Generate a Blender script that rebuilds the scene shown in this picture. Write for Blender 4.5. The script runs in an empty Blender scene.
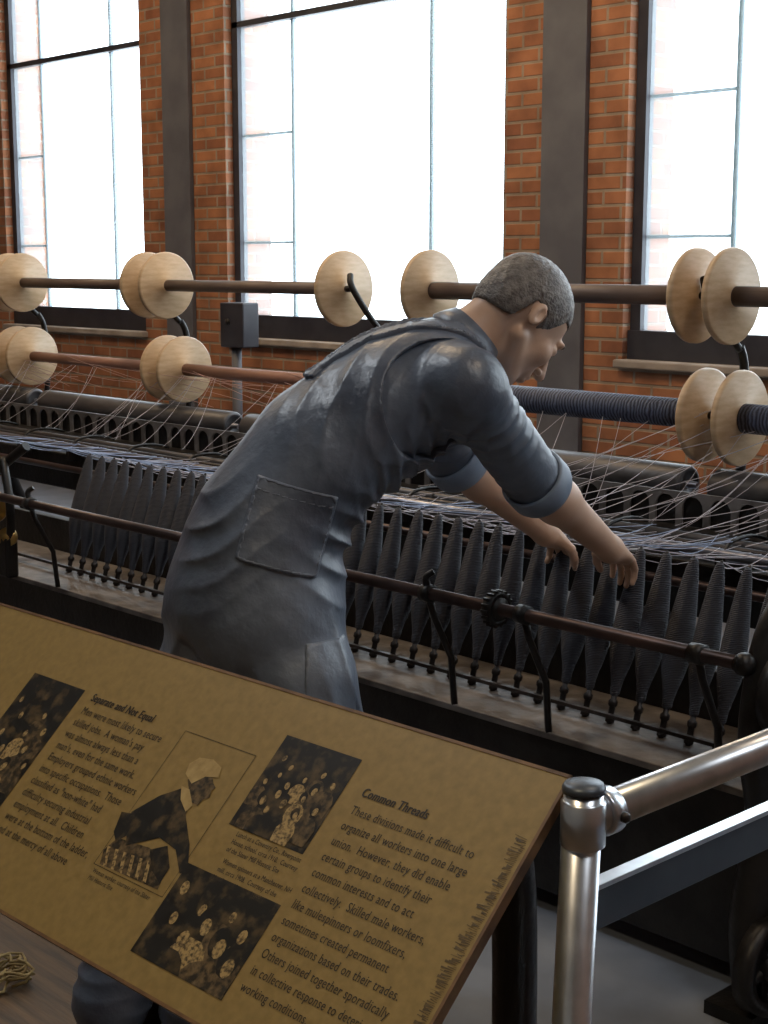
import bpy, math, random, numpy as np
from mathutils import Vector, Matrix
random.seed(4)
sc = bpy.context.scene
sc.view_settings.view_transform = 'Standard'

# ------------------------------------------------------------------ camera
FPX = 1500.0
TH = math.atan(250.0/FPX); PSI = math.radians(43.2)
FH = Vector((-math.cos(PSI), math.sin(PSI), 0)); RT = Vector((math.sin(PSI), math.cos(PSI), 0))
F3 = FH*math.cos(TH) + Vector((0, 0, -math.sin(TH))); UP = FH*math.sin(TH) + Vector((0, 0, math.cos(TH)))
EYE = Vector((0, 0, 1.6))
cam_d = bpy.data.cameras.new("camera"); cam = bpy.data.objects.new("camera", cam_d)
sc.collection.objects.link(cam)
M = Matrix((RT, UP, -F3)).transposed().to_4x4(); M.translation = EYE
cam.matrix_world = M
cam_d.sensor_fit = 'VERTICAL'; cam_d.sensor_height = 36; cam_d.lens = 36*FPX/1024
cam_d.clip_start = 0.05
sc.camera = cam

# survey helpers: turn sight lines measured in the photograph into room coordinates
def ray(u, v): return F3*FPX + RT*(u-384) + UP*(512-v)
def onY(u, v, y):
    d = ray(u, v); return EYE + d*(y/d.y)
def onX(u, v, x):
    d = ray(u, v); return EYE + d*(x/d.x)
def onZ(u, v, z):
    d = ray(u, v); return EYE + d*((z-1.6)/d.z)
def at(u, v, dep):
    d = ray(u, v); return EYE + d*(dep/d.dot(FH))

# ------------------------------------------------------------------ materials
def new_mat(name):
    m = bpy.data.materials.new(name); m.use_nodes = True
    nt = m.node_tree; b = nt.nodes["Principled BSDF"]
    return m, nt, b
def lin(c): return tuple(c)+(1,)
def mat(name, c1, c2=None, rough=0.5, metal=0.0, scale=8, bump=0.0, bscale=None, stretch=(1,1,1), spec=0.5, lo=.35, hi=.65, sheen=0):
    m, nt, b = new_mat(name)
    b.inputs["Roughness"].default_value = rough; b.inputs["Metallic"].default_value = metal
    b.inputs["Specular IOR Level"].default_value = spec
    b.inputs["Sheen Weight"].default_value = sheen
    if c2 is None: c2 = tuple(x*0.75 for x in c1)
    tc = nt.nodes.new("ShaderNodeTexCoord"); mp = nt.nodes.new("ShaderNodeMapping")
    mp.inputs["Scale"].default_value = stretch
    nt.links.new(tc.outputs["Object"], mp.inputs["Vector"])
    n = nt.nodes.new("ShaderNodeTexNoise"); n.inputs["Scale"].default_value = scale; n.inputs["Detail"].default_value = 5
    nt.links.new(mp.outputs[0], n.inputs["Vector"])
    r = nt.nodes.new("ShaderNodeValToRGB")
    r.color_ramp.elements[0].position = lo; r.color_ramp.elements[0].color = lin(c2)
    r.color_ramp.elements[1].position = hi; r.color_ramp.elements[1].color = lin(c1)
    nt.links.new(n.outputs["Fac"], r.inputs[0]); nt.links.new(r.outputs[0], b.inputs["Base Color"])
    if bump > 0:
        n2 = nt.nodes.new("ShaderNodeTexNoise"); n2.inputs["Scale"].default_value = bscale or scale*4; n2.inputs["Detail"].default_value = 4
        nt.links.new(mp.outputs[0], n2.inputs["Vector"])
        bp = nt.nodes.new("ShaderNodeBump"); bp.inputs["Strength"].default_value = bump; bp.inputs["Distance"].default_value = 0.01
        nt.links.new(n2.outputs["Fac"], bp.inputs["Height"]); nt.links.new(bp.outputs[0], b.inputs["Normal"])
    return m

def brick_mat(name, c1, c2, mortar):
    m, nt, b = new_mat(name); b.inputs["Roughness"].default_value = 0.8
    tc = nt.nodes.new("ShaderNodeTexCoord"); sx = nt.nodes.new("ShaderNodeSeparateXYZ")
    nt.links.new(tc.outputs["Object"], sx.inputs[0])
    ad = nt.nodes.new("ShaderNodeMath"); ad.operation = 'ADD'
    nt.links.new(sx.outputs[0], ad.inputs[0]); nt.links.new(sx.outputs[1], ad.inputs[1])
    cx = nt.nodes.new("ShaderNodeCombineXYZ"); nt.links.new(ad.outputs[0], cx.inputs[0]); nt.links.new(sx.outputs[2], cx.inputs[1])
    br = nt.nodes.new("ShaderNodeTexBrick")
    br.inputs["Scale"].default_value = 1.0; br.inputs["Brick Width"].default_value = 0.215; br.inputs["Row Height"].default_value = 0.072
    br.inputs["Mortar Size"].default_value = 0.010; br.inputs["Mortar Smooth"].default_value = 0.5; br.inputs["Bias"].default_value = -0.1
    br.inputs["Color1"].default_value = lin(c1); br.inputs["Color2"].default_value = lin(c2); br.inputs["Mortar"].default_value = lin(mortar)
    nt.links.new(cx.outputs[0], br.inputs["Vector"])
    n = nt.nodes.new("ShaderNodeTexNoise"); n.inputs["Scale"].default_value = 5; n.inputs["Detail"].default_value = 6
    nt.links.new(cx.outputs[0], n.inputs["Vector"])
    mx = nt.nodes.new("ShaderNodeMix"); mx.data_type = 'RGBA'; mx.blend_type = 'MULTIPLY'
    mx.inputs[0].default_value = 0.8
    r = nt.nodes.new("ShaderNodeValToRGB"); r.color_ramp.elements[0].position = .3; r.color_ramp.elements[0].color = (.42, .40, .40, 1); r.color_ramp.elements[1].position = .65
    nt.links.new(n.outputs["Fac"], r.inputs[0])
    nt.links.new(br.outputs["Color"], mx.inputs[6]); nt.links.new(r.outputs[0], mx.inputs[7])
    nt.links.new(mx.outputs[2], b.inputs["Base Color"])
    bp = nt.nodes.new("ShaderNodeBump"); bp.inputs["Strength"].default_value = 0.6; bp.inputs["Distance"].default_value = 0.008; bp.invert = True
    nt.links.new(br.outputs["Fac"], bp.inputs["Height"]); nt.links.new(bp.outputs[0], b.inputs["Normal"])
    return m

def yarn_mat(name, c1, c2, freq=260, bs=.8, dist=3.5):
    m, nt, b = new_mat(name); b.inputs["Roughness"].default_value = 0.6
    tc = nt.nodes.new("ShaderNodeTexCoord")
    w = nt.nodes.new("ShaderNodeTexWave"); w.bands_direction = 'Z' if freq > 0 else 'X'
    w.inputs["Scale"].default_value = abs(freq)/6.28; w.inputs["Distortion"].default_value = dist; w.inputs["Detail"].default_value = 3
    nt.links.new(tc.outputs["Object"], w.inputs["Vector"])
    r = nt.nodes.new("ShaderNodeValToRGB"); r.color_ramp.elements[0].color = lin(c2); r.color_ramp.elements[1].color = lin(c1)
    nt.links.new(w.outputs["Fac"], r.inputs[0]); nt.links.new(r.outputs[0], b.inputs["Base Color"])
    bp = nt.nodes.new("ShaderNodeBump"); bp.inputs["Strength"].default_value = bs; bp.inputs["Distance"].default_value = 0.002
    nt.links.new(w.outputs["Fac"], bp.inputs["Height"]); nt.links.new(bp.outputs[0], b.inputs["Normal"])
    return m

M_BRICK = brick_mat("brick", (.44, .18, .08), (.27, .10, .05), (.33, .25, .18))
M_STONE = mat("sill_stone", (.38, .32, .27), (.25, .21, .18), .8, scale=6)
M_CONC = mat("concrete", (.19, .215, .26), (.11, .125, .155), .65, scale=2.5, bump=.1)
M_BOARD = mat("floor_boards", (.13, .072, .030), (.05, .030, .014), .6, scale=4, stretch=(1, 9, 1), bump=.15)
M_PLASTER = mat("plaster", (.26, .23, .20), (.22, .19, .17), .9, scale=3)
M_STEELPAINT = mat("grey_painted_steel", (.12, .12, .135), (.09, .09, .105), .6, scale=5)
M_FRAME = mat("dark_window_steel", (.035, .035, .045), (.02, .02, .03), .5)
M_MUNTIN = mat("glare_washed_muntin", (.24, .40, .55), (.2, .35, .48), .5)  # pale blue colour stands in for glare washing out the bars
M_IRON = mat("black_iron", (.020, .018, .017), (.008, .007, .007), .42, .3, scale=12, bump=.2)
M_IRON2 = mat("oily_iron", (.055, .046, .043), (.02, .018, .018), .34, .6, scale=14, bump=.2)
M_TIN = mat("grey_tin", (.11, .105, .11), (.045, .043, .045), .45, .5, scale=10, stretch=(.4, 1, 1))
M_RUST = mat("brown_steel", (.095, .06, .052), (.04, .027, .025), .35, .6, scale=20, stretch=(.3, 1, 1))
M_STEEL = mat("polished_steel", (.30, .30, .33), (.13, .13, .15), .32, .9, scale=20, stretch=(.2, 1, 1))
M_WOODL = mat("pale_turned_wood", (.58, .42, .265), (.48, .33, .19), .45, scale=14, stretch=(.3, 1, 4), bump=.04)
M_WOODD = mat("dark_wood_barrel", (.15, .105, .085), (.085, .06, .052), .5, scale=15, stretch=(.2, 1, 1))
M_WOODR = mat("red_wood_barrel", (.30, .15, .105), (.20, .10, .07), .5, scale=15, stretch=(.2, 1, 1))
M_BLUEY = yarn_mat("blue_wound_yarn", (.10, .125, .20), (.008, .011, .03), -150, 1.0, 6)
M_COP = yarn_mat("navy_cop_yarn", (.042, .045, .064), (.008, .009, .016), 480, .9, 2.5)
M_THREAD = mat("thread", (.62, .60, .66), (.42, .40, .46), .8)
M_THREADB = mat("blue_thread", (.36, .43, .60), (.22, .28, .42), .8)
M_THREADR = mat("pink_thread", (.55, .36, .32), (.40, .24, .21), .8)
M_PLANK = mat("greasy_plank", (.21, .185, .165), (.06, .05, .046), .5, scale=9, bump=.2)
M_BRASS = mat("brass", (.62, .40, .13), (.4, .24, .08), .3, .8)
M_CHROME = mat("satin_polished_pipe", (.62, .64, .67), (.50, .52, .55), .3, .9, scale=30)
M_RAILDARK = mat("blue_grey_flat_bar", (.085, .10, .12), (.055, .065, .08), .4, .5)
M_DENIM = mat("light_dark_denim", (.155, .19, .25), (.046, .058, .086), .41, 0, scale=5.5, bump=.4, bscale=24, spec=.8, lo=.3, hi=.7)  # highlight and shade levels of the cloth are put into the noise colours
M_SHIRT = mat("work_shirt", (.15, .185, .245), (.050, .063, .092), .41, 0, scale=6.5, bump=.4, bscale=24, spec=.8, lo=.3, hi=.7)  # same highlight and shade contrast painted in as on the overalls
M_SEAM = mat("denim_seam", (.20, .23, .29), (.11, .13, .17), .5)
M_CUFF = mat("rolled_cuff", (.25, .31, .39), (.14, .18, .25), .5)
M_SKIN = mat("painted_skin", (.60, .40, .285), (.51, .325, .225), .45, scale=9, bump=.04)
M_HAIR = mat("short_grey_brown_hair", (.20, .18, .162), (.080, .066, .058), .48, scale=55, stretch=(1, 1, 1), bump=.4, bscale=170)
M_BOOT = mat("boot_leather", (.05, .04, .035), (.025, .02, .018), .4)
M_EYE = mat("eye_white", (.6, .58, .54), (.5, .48, .44), .3)
M_SIGN = mat("sign_print", (.250, .172, .055), (.195, .132, .041), .45, scale=80, lo=.3, hi=.7)
M_SIGNEDGE = mat("sign_edge", (.17, .09, .035), (.08, .04, .018), .5, scale=30)
M_INK = mat("ink", (.016, .013, .010), (.012, .010, .008), .5)
M_SEPD = mat("photo_dark", (.10, .068, .029), (.007, .006, .004), .4, scale=50, lo=.47, hi=.74)
M_SEPM = mat("photo_mid", (.13, .088, .04), (.02, .015, .008), .4, scale=110, lo=.4, hi=.65)
M_SEPL = mat("photo_light", (.34, .24, .10), (.06, .042, .02), .4, scale=210, lo=.36, hi=.58)
M_FRINGE = mat("fringe_print", (.10, .065, .022), (.06, .04, .015), .5, scale=90)
M_ROPE = mat("straw_rope", (.36, .26, .10), (.2, .135, .05), .8, scale=40)
mg = bpy.data.materials.new("glare_veil_glass"); mg.use_nodes = True
nt = mg.node_tree; nt.nodes.clear()
o_ = nt.nodes.new("ShaderNodeOutputMaterial"); t_ = nt.nodes.new("ShaderNodeBsdfTransparent"); g_ = nt.nodes.new("ShaderNodeBsdfTranslucent"); x_ = nt.nodes.new("ShaderNodeMixShader")
g_.inputs["Color"].default_value = (.85, .94, 1, 1); x_.inputs[0].default_value = .17; t_.inputs[0].default_value = (.96, .98, 1, 1)  # translucent share imitates window glare veiling the bars and outer brick
nt.links.new(t_.outputs[0], x_.inputs[1]); nt.links.new(g_.outputs[0], x_.inputs[2]); nt.links.new(x_.outputs[0], o_.inputs[0])
M_GLASS = mg

# ------------------------------------------------------------------ mesh builder
class MB:
    def __init__(s): s.v = []; s.f = []; s.sm = []; s.mi = []
    def add(s, vs, fs, smooth=False, mi=0):
        o = len(s.v); s.v += [tuple(x) for x in vs]
        for f in fs: s.f.append(tuple(i+o for i in f)); s.sm.append(smooth); s.mi.append(mi)
        return s
    def box(s, lo, hi, b=0.0, mi=0):
        x0, y0, z0 = lo; x1, y1, z1 = hi
        if x0 > x1: x0, x1 = x1, x0
        if b <= 0:
            vs = [(x, y, z) for z in (z0, z1) for y in (y0, y1) for x in (x0, x1)]
            fs = [(0, 2, 3, 1), (4, 5, 7, 6), (0, 1, 5, 4), (2, 6, 7, 3), (0, 4, 6, 2), (1, 3, 7, 5)]
            return s.add(vs, fs, mi=mi)
        import bmesh
        bm = bmesh.new(); bmesh.ops.create_cube(bm, size=1)
        for v in bm.verts: v.co = Vector(((x0+x1)/2+v.co.x*(x1-x0), (y0+y1)/2+v.co.y*(y1-y0), (z0+z1)/2+v.co.z*(z1-z0)))
        bmesh.ops.bevel(bm, geom=bm.edges[:], offset=b, segments=2, affect='EDGES', profile=.5)
        bm.verts.index_update()
        s.add([v.co[:] for v in bm.verts], [[v.index for v in f.verts] for f in bm.faces], mi=mi); bm.free(); return s
    def tube(s, pts, r, n=10, caps=True, mi=0, smooth=True, closed=False):
        pts = [Vector(p) for p in pts]; m = len(pts)
        rs = list(np.interp(np.linspace(0, 1, m), np.linspace(0, 1, len(r)), r)) if isinstance(r, (list, tuple)) else [r]*m
        vs = []; fs = []; nrm = None
        for i, p in enumerate(pts):
            if closed: t = (pts[(i+1) % m]-pts[i-1]).normalized()
            else: t = (pts[min(i+1, m-1)]-pts[max(i-1, 0)]).normalized()
            if nrm is None:
                a = Vector((0, 0, 1)) if abs(t.z) < .9 else Vector((1, 0, 0)); nrm = t.cross(a).normalized()
            else:
                nrm = (nrm - t*nrm.dot(t)).normalized()
            bn = t.cross(nrm)
            for k in range(n):
                a = 2*math.pi*k/n; vs.append(p+(nrm*math.cos(a)+bn*math.sin(a))*rs[i])
        R = m if closed else m-1
        for i in range(R):
            for k in range(n):
                a = i*n+k; b = i*n+(k+1) % n; j = (i+1) % m
                fs.append((a, b, j*n+(k+1) % n, j*n+k))
        s.add(vs, fs, smooth, mi)
        if caps and not closed:
            o = len(s.v)-len(vs)
            s.f.append(tuple(o+k for k in reversed(range(n)))); s.sm.append(False); s.mi.append(mi)
            s.f.append(tuple(o+(m-1)*n+k for k in range(n))); s.sm.append(False); s.mi.append(mi)
        return s
    def lathe(s, prof, p0, ax, n=24, mi=0, smooth=True):
        p0 = Vector(p0); ax = Vector(ax).normalized()
        a = Vector((0, 0, 1)) if abs(ax.z) < .9 else Vector((1, 0, 0)); e1 = ax.cross(a).normalized(); e2 = ax.cross(e1)
        vs = []; fs = []
        for (r, t) in prof:
            for k in range(n):
                an = 2*math.pi*k/n; vs.append(p0+ax*t+(e1*math.cos(an)+e2*math.sin(an))*max(r, 1e-5))
        for i in range(len(prof)-1):
            for k in range(n):
                fs.append((i*n+k, i*n+(k+1) % n, (i+1)*n+(k+1) % n, (i+1)*n+k))
        return s.add(vs, fs, smooth, mi)
    def obj(s, name, mats, parent=None, label=None, cat=None, kind=None, group=None, loc=None):
        me = bpy.data.meshes.new(name)
        v = s.v
        if loc is not None: v = [(x-loc[0], y-loc[1], z-loc[2]) for x, y, z in v]
        me.from_pydata(v, [], s.f)
        if not isinstance(mats, (list, tuple)): mats = [mats]
        for m_ in mats: me.materials.append(m_)
        me.polygons.foreach_set("use_smooth", s.sm); me.polygons.foreach_set("material_index", s.mi)
        me.update()
        o = bpy.data.objects.new(name, me); sc.collection.objects.link(o)
        if loc is not None: o.location = loc
        return meta(o, parent, label, cat, kind, group)
def meta(o, parent=None, label=None, cat=None, kind=None, group=None):
    if parent is not None:
        o.parent = parent
        o.location = Vector(o.location)-Vector(parent.location)
    if label: o["label"] = label
    if cat: o["category"] = cat
    if kind: o["kind"] = kind
    if group: o["group"] = group
    return o
def empty(name, loc, label, cat, group=None):
    o = bpy.data.objects.new(name, None); o.location = loc; o.empty_display_size = .1
    sc.collection.objects.link(o); return meta(o, None, label, cat, None, group)
def arc(pts, n=6):
    P = [Vector(p) for p in pts]; out = []
    for i in range(len(P)-1):
        a = P[max(i-1, 0)]; b = P[i]; c = P[i+1]; d = P[min(i+2, len(P)-1)]
        for k in range(n):
            t = k/n
            out.append(.5*((2*b)+(c-a)*t+(2*a-5*b+4*c-d)*t*t+(3*b-a-3*c+d)*t**3))
    out.append(P[-1]); return out
def flange_wheel(mb, c, ax, R, w, rim=.018, spokes=5, hub=.03, n=32, mi=0):
    c = Vector(c); ax = Vector(ax).normalized()
    mb.lathe([(R-rim, -w/2), (R, -w/2), (R, w/2), (R-rim, w/2), (R-rim, -w/2)], c, ax, n, mi)
    mb.lathe([(0, -w*.7), (hub, -w*.7), (hub, w*.7), (0, w*.7)], c, ax, 16, mi)
    a = Vector((0, 0, 1)); e1 = ax.cross(a).normalized(); e2 = ax.cross(e1)
    for k in range(spokes):
        an = 2*math.pi*k/spokes+.3; d = e1*math.cos(an)+e2*math.sin(an)
        mb.tube([c+d*hub*.8, c+d*(R-rim*.7)], [.013, .009], 8, False, mi)

# ------------------------------------------------------------------ room
YW = 5.9
XL, XR, YF, ZC = -14.0, 3.0, -2.6, 4.6
SILL = 1.10; HEAD = 4.25
wins = [(-13.2, -11.6), (-10.52, -8.665), (-7.74, -5.37), (-4.58, -2.2), (-1.35, .98)]
wb = MB()
wb.box((XL-.3, YW, 0), (XR+.3, YW+.36, SILL)); wb.box((XL-.3, YW, HEAD), (XR+.3, YW+.36, ZC+.3))
edges = [XL-.3]+[e for w in wins for e in w]+[XR+.3]
for i in range(0, len(edges), 2):
    wb.box((edges[i], YW, SILL), (edges[i+1], YW+.36, HEAD))
wb.obj("wall_back", M_BRICK, kind="structure", label="orange brick mill wall with tall window openings")
MB().box((XL-.3, YF-.3, 0), (XL, YW, ZC)).obj("wall_left", M_BRICK, kind="structure")
MB().box((XR, YF-.3, 0), (XR+.3, YW, ZC)).obj("wall_right", M_BRICK, kind="structure")
MB().box((XL, YF-.3, 0), (XR, YF, ZC)).obj("wall_front", M_PLASTER, kind="structure")
MB().box((XL-.3, YF-.3, -.2), (XR+.3, YW+.36, 0)).obj("floor", M_CONC, kind="structure", label="worn blue-grey concrete floor")
MB().box((XL-.3, YF-.3, ZC), (XR+.3, YW, ZC+.2)).obj("ceiling", M_PLASTER, kind="structure")
MB().box((XL, YF, 0), (XR, 2.02, .006)).obj("trim_1", M_BOARD, kind="structure", label="brown boarded walkway strip over the floor")
YG = YW+.09
for i, (a, b) in enumerate(wins):
    root = MB()
    fw = .06
    for x0, x1 in ((a, a+fw), (b-fw, b)): root.box((x0, YG-.03, SILL+.03), (x1, YG+.03, HEAD))
    root.box((a, YG-.05, SILL+.03), (b, YG+.03, SILL+.17)); root.box((a, YG-.03, HEAD-.08), (b, YG+.03, HEAD))
    if i != 3: root.box((a, YG-.03, 3.035), (b, YG+.03, 3.07))
    w = root.obj("window_%d" % (i+1), M_FRAME, kind="structure", label="tall dark steel framed mill window")
    mu = MB(); L = b-a
    for k in (1, 3):
        x = a+L*(k*.25-.02); mu.box((x-.014, YG+.01, SILL+.17), (x+.014, YG+.03, HEAD-.08))
    for z in (1.72, 2.38, 3.65): mu.box((a+fw, YG+.012, z-.008), (a+L*.23, YG+.028, z+.008))
    mu.obj("muntin", M_MUNTIN, w, label="slender glazing bars coloured pale to look washed by glare")
    mb = MB().add([(a+fw, YG, SILL+.17), (b-fw, YG, SILL+.17), (b-fw, YG, HEAD-.08), (a+fw, YG, HEAD-.08)], [(0, 1, 2, 3)])
    mb.obj("window_pane", M_GLASS, w, label="window glass with a translucent veil imitating glare")
    MB().box((a-.02, YW-.05, SILL-.01), (b+.02, YG-.04, SILL+.03), .008).obj("trim_%d" % (i+2), M_STONE, kind="structure", label="stone window sill")
# steel columns
for (u0, u1) in ((164, 190), (540, 583)):
    x0 = onY(u0, 200, YW-.035).x; x1 = onY(u1, 200, YW-.035).x
    c = MB().box((x0, YW-.035, 0), (x1, YW-.002, ZC), .003)
    c.box((x0-.05, YW-.1, 0), (x1+.05, YW-.001, .03))
    c.obj("steel_column", M_STEELPAINT, label="grey painted steel column against a brick pier", cat="column", group="steel columns on the piers")
# control box
p = onY(238, 325, 5.45)
cb = empty("control_box", (p.x, 5.45, 0), "dark electrical control box on a conduit post", "control box")
MB().box((p.x-.11, 5.40, p.z-.13), (p.x+.11, 5.52, p.z+.13), .008).obj("box", M_FRAME, cb)
MB().tube([(p.x-.03, 5.46, 0), (p.x-.03, 5.46, p.z-.1)], .03, 10).lathe([(0, 0), (.09, 0), (.09, .015), (0, .015)], (p.x-.03, 5.46, 0), (0, 0, 1)).obj("post", M_STEELPAINT, cb)
MB().lathe([(0, 0), (.018, 0), (.018, .012), (0, .014)], (p.x-.03, 5.40, p.z+.02), (0, -1, 0)).obj("knob", M_IRON2, cb)

# ------------------------------------------------------------------ creel spools
YS = 4.0; ZT = 1.495; ZL = 1.12
def spool(x0, x1, z, barrel_mat, rb, label, grp):
    R = .15
    e = empty("yarn_spool", ((x0+x1)/2, YS, z-R), label, "spool", grp)
    bm_ = MB().lathe([(0, 0), (.02, 0), (.02, .02), (rb, .02), (rb, x1-x0-.02), (.02, x1-x0-.02), (.02, x1-x0), (0, x1-x0)], (x0, YS, z), (1, 0, 0), 20)
    bm_.obj("barrel", barrel_mat, e, loc=((x0+x1)/2, YS, z))
    for x, s_ in ((x0, 1), (x1, -1)):
        f = MB().lathe([(0, -.015), (.035, -.015), (.036, -.012), (R-.008, -.012), (R, -.006), (R, .008), (R-.006, .014), (.04, .014), (.038, .02), (0, .02)], (x, YS, z), (s_, 0, 0), 48)
        fo = f.obj("flange", M_WOODL, e, label="pale wooden disc flange", loc=(x, YS, z))
        ao = MB().lathe([(0, 0), (.013, 0), (.013, .022), (.007, .026), (0, .026)], (-s_*.012, 0, 0), (-s_, 0, 0), 12).obj("axle_end", M_IRON2)
        ao.parent = fo; ao["label"] = "iron axle end"
xs = lambda u, v: onY(u, v, YS).x
g1 = "long wooden-flanged spools on the creel"
spool(xs(22, 286)-1.32, xs(22, 286)-.12, ZT, M_WOODD, .026, "long bare wooden spool with pale disc flanges", g1)
spool(xs(22, 286), xs(148, 286), ZT, M_WOODD, .026, "long bare wooden spool with pale disc flanges", g1)
spool(xs(166, 287), xs(344, 285), ZT, M_WOODD, .026, "long bare wooden spool with pale disc flanges", g1)
spool(xs(430, 283), xs(697, 297), ZT, M_WOODD, .032, "long bare wooden spool with pale disc flanges", g1)
spool(xs(731, 298), xs(731, 298)+1.15, ZT, M_WOODD, .032, "long bare wooden spool with pale disc flanges", g1)
spool(xs(30, 360)-1.32, xs(30, 360)-.12, ZL, M_WOODR, .026, "long spool with reddish barrel and pale disc flanges", g1)
spool(xs(32, 360), xs(168, 369), ZL, M_WOODR, .026, "long spool with reddish barrel and pale disc flanges", g1)
spool(xs(184, 370), xs(355, 378), ZL, M_WOODR, .028, "long spool with reddish barrel and pale disc flanges", g1)
spool(xs(450, 385), xs(706, 408), ZL, M_BLUEY, .047, "long spool wound with dark blue yarn", g1)
spool(xs(740, 415), xs(740, 415)+1.12, ZL, M_BLUEY, .047, "long spool wound with dark blue yarn", g1)
# creel brackets
XE = -1.42; XS0 = -8.3
cr_x = [xs(22, 286)-.06, xs(157, 287), xs(352, 285)+.03, xs(714, 298)]
creel = empty("creel_frame", (-4.5, 4.1, 0), "black iron creel frame carrying the long spools", "creel")
cbm = MB().box((XS0, 4.06, .74), (XE+.3, 4.16, .79), .005)
cbm.obj("beam", M_IRON, creel)
for x in cr_x+[XE+.2]:
    b_ = MB()
    b_.tube(arc([(x+.03, 4.11, .79), (x+.02, 4.15, .95), (x, 4.12, 1.06), (x, 4.02, 1.09)]), .014, 8)
    b_.tube(arc([(x+.03, 4.11, .79), (x+.03, 4.15, 1.0), (x+.03, 4.14, 1.25), (x+.035, 4.10, ZT-.16)]), .015, 8)
    b_.tube(arc([(x-.04, 4.0, ZT+.055), (x-.02, 3.985, ZT+.02), (x, 4.0, ZT-.03), (x+.03, 4.05, ZT-.12), (x+.035, 4.10, ZT-.17)]), .013, 8)
    b_.obj("spool_arm", M_IRON, creel)
for x in (-8.0, -6.3, -4.7, -3.1, -1.4):
    MB().box((x-.02, 4.08, .0), (x+.02, 4.14, .74), .004).box((x-.06, 4.03, 0), (x+.06, 4.2, .03)).obj("leg", M_IRON, creel)

# ------------------------------------------------------------------ drums, scalloped guide and roller beam
xd = onY(690, 485, 3.95).x
for (a, b) in ((XS0, -6.80), (-6.7, -5.15), (-5.05, -3.70), (-3.60, xd), (xd+.1, XE)):
    d = empty("surface_drum", ((a+b)/2, 3.95, .83), "grey tin surface drum lying behind the roller beam", "drum", "surface drums")
    L = b-a
    MB().lathe([(0, .0), (.05, 0), (.058, .004), (.062, .012), (.062, L-.012), (.058, L-.004), (.045, L), (.04, L-.01), (0, L-.01)], (a, 3.95, .90), (1, 0, 0), 28).obj("drum_shell", M_TIN, d)
    MB().tube([(a-.03, 3.95, .90), (b+.03, 3.95, .90)], .012, 8).obj("shaft", M_STEEL, d)
def arch_row(x0, x1, y, z0, z1, w):
    mb = MB(); n = int((x1-x0)/w)
    for i in range(n):
        xa = x0+i*w; xc = xa+w/2; r = w*.38; zc = z1-.012-r
        P = [(xc-r, z0)]+[(xc-r*math.cos(math.pi*k/8), zc+r*math.sin(math.pi*k/8)) for k in range(9)]+[(xc+r, z0)]
        mb.box((xa, y, z0), (xc-r, y+.008, z1)); mb.box((xc+r, y, z0), (xa+w, y+.008, z1))
        for k in range(1, 9):
            (ax_, az), (bx_, bz) = P[k], P[k+1]
            vs = [(ax_, y, az), (bx_, y, bz), (bx_, y, z1), (ax_, y, z1), (ax_, y+.008, az), (bx_, y+.008, bz), (bx_, y+.008, z1), (ax_, y+.008, z1)]
            mb.add(vs, [(0, 1, 2, 3), (5, 4, 7, 6), (0, 4, 5, 1), (3, 2, 6, 7)])
    return mb
beam = empty("roller_beam", (-4.5, 3.6, 0), "black iron roller beam with rows of polished rollers", "roller beam")
MB().box((XS0, 3.50, .60), (XE, 3.72, .76), .008).obj("beam", M_IRON, beam)
M_ARCH = mat("worn_grey_iron", (.20, .19, .19), (.10, .095, .095), .5, .3, scale=12)
arch_row(XS0, XE, 3.78, .80, .905, .10).obj("scalloped_guide", M_ARCH, beam, label="grey scalloped iron thread guide")
MB().box((XS0, 3.792, .80), (XE, 3.80, .890)).obj("guide_backing", M_IRON, beam)
MB().box((XS0, 3.72, .76), (XE, 3.81, .80)).obj("guide_shelf", M_IRON, beam)
for y, z, r, m_ in ((3.47, .80, .018, M_STEEL), (3.53, .805, .012, M_IRON2), (3.60, .805, .018, M_TIN), (3.67, .79, .012, M_TIN), (3.40, .72, .014, M_RUST)):
    MB().tube([(XS0, y, z), (XE, y, z)], r, 10).obj("roller", m_, beam)
x = XS0+.1
while x < XE:
    MB().box((x-.012, 3.44, .74), (x+.012, 3.70, .80)).tube(arc([(x, 3.46, .80), (x, 3.5, .835), (x, 3.6, .84), (x, 3.68, .82)], 3), .006, 6).obj("roller_stand", M_IRON, beam); x += .42
for x in (-8.1, -6.6, -5.2, -3.8, -2.6, -1.5):
    l = MB().tube(arc([(x, 3.42, 0), (x, 3.50, .25), (x, 3.56, .5), (x, 3.58, .62)]), .028, 8).tube(arc([(x, 3.95, 0), (x, 3.82, .25), (x, 3.70, .5), (x, 3.66, .62)]), .028, 8).tube([(x, 3.5, .25), (x, 3.83, .25)], .018, 8)
    l.box((x-.05, 3.36, 0), (x+.05, 4.0, .025)); l.obj("leg", M_IRON, beam)

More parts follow.
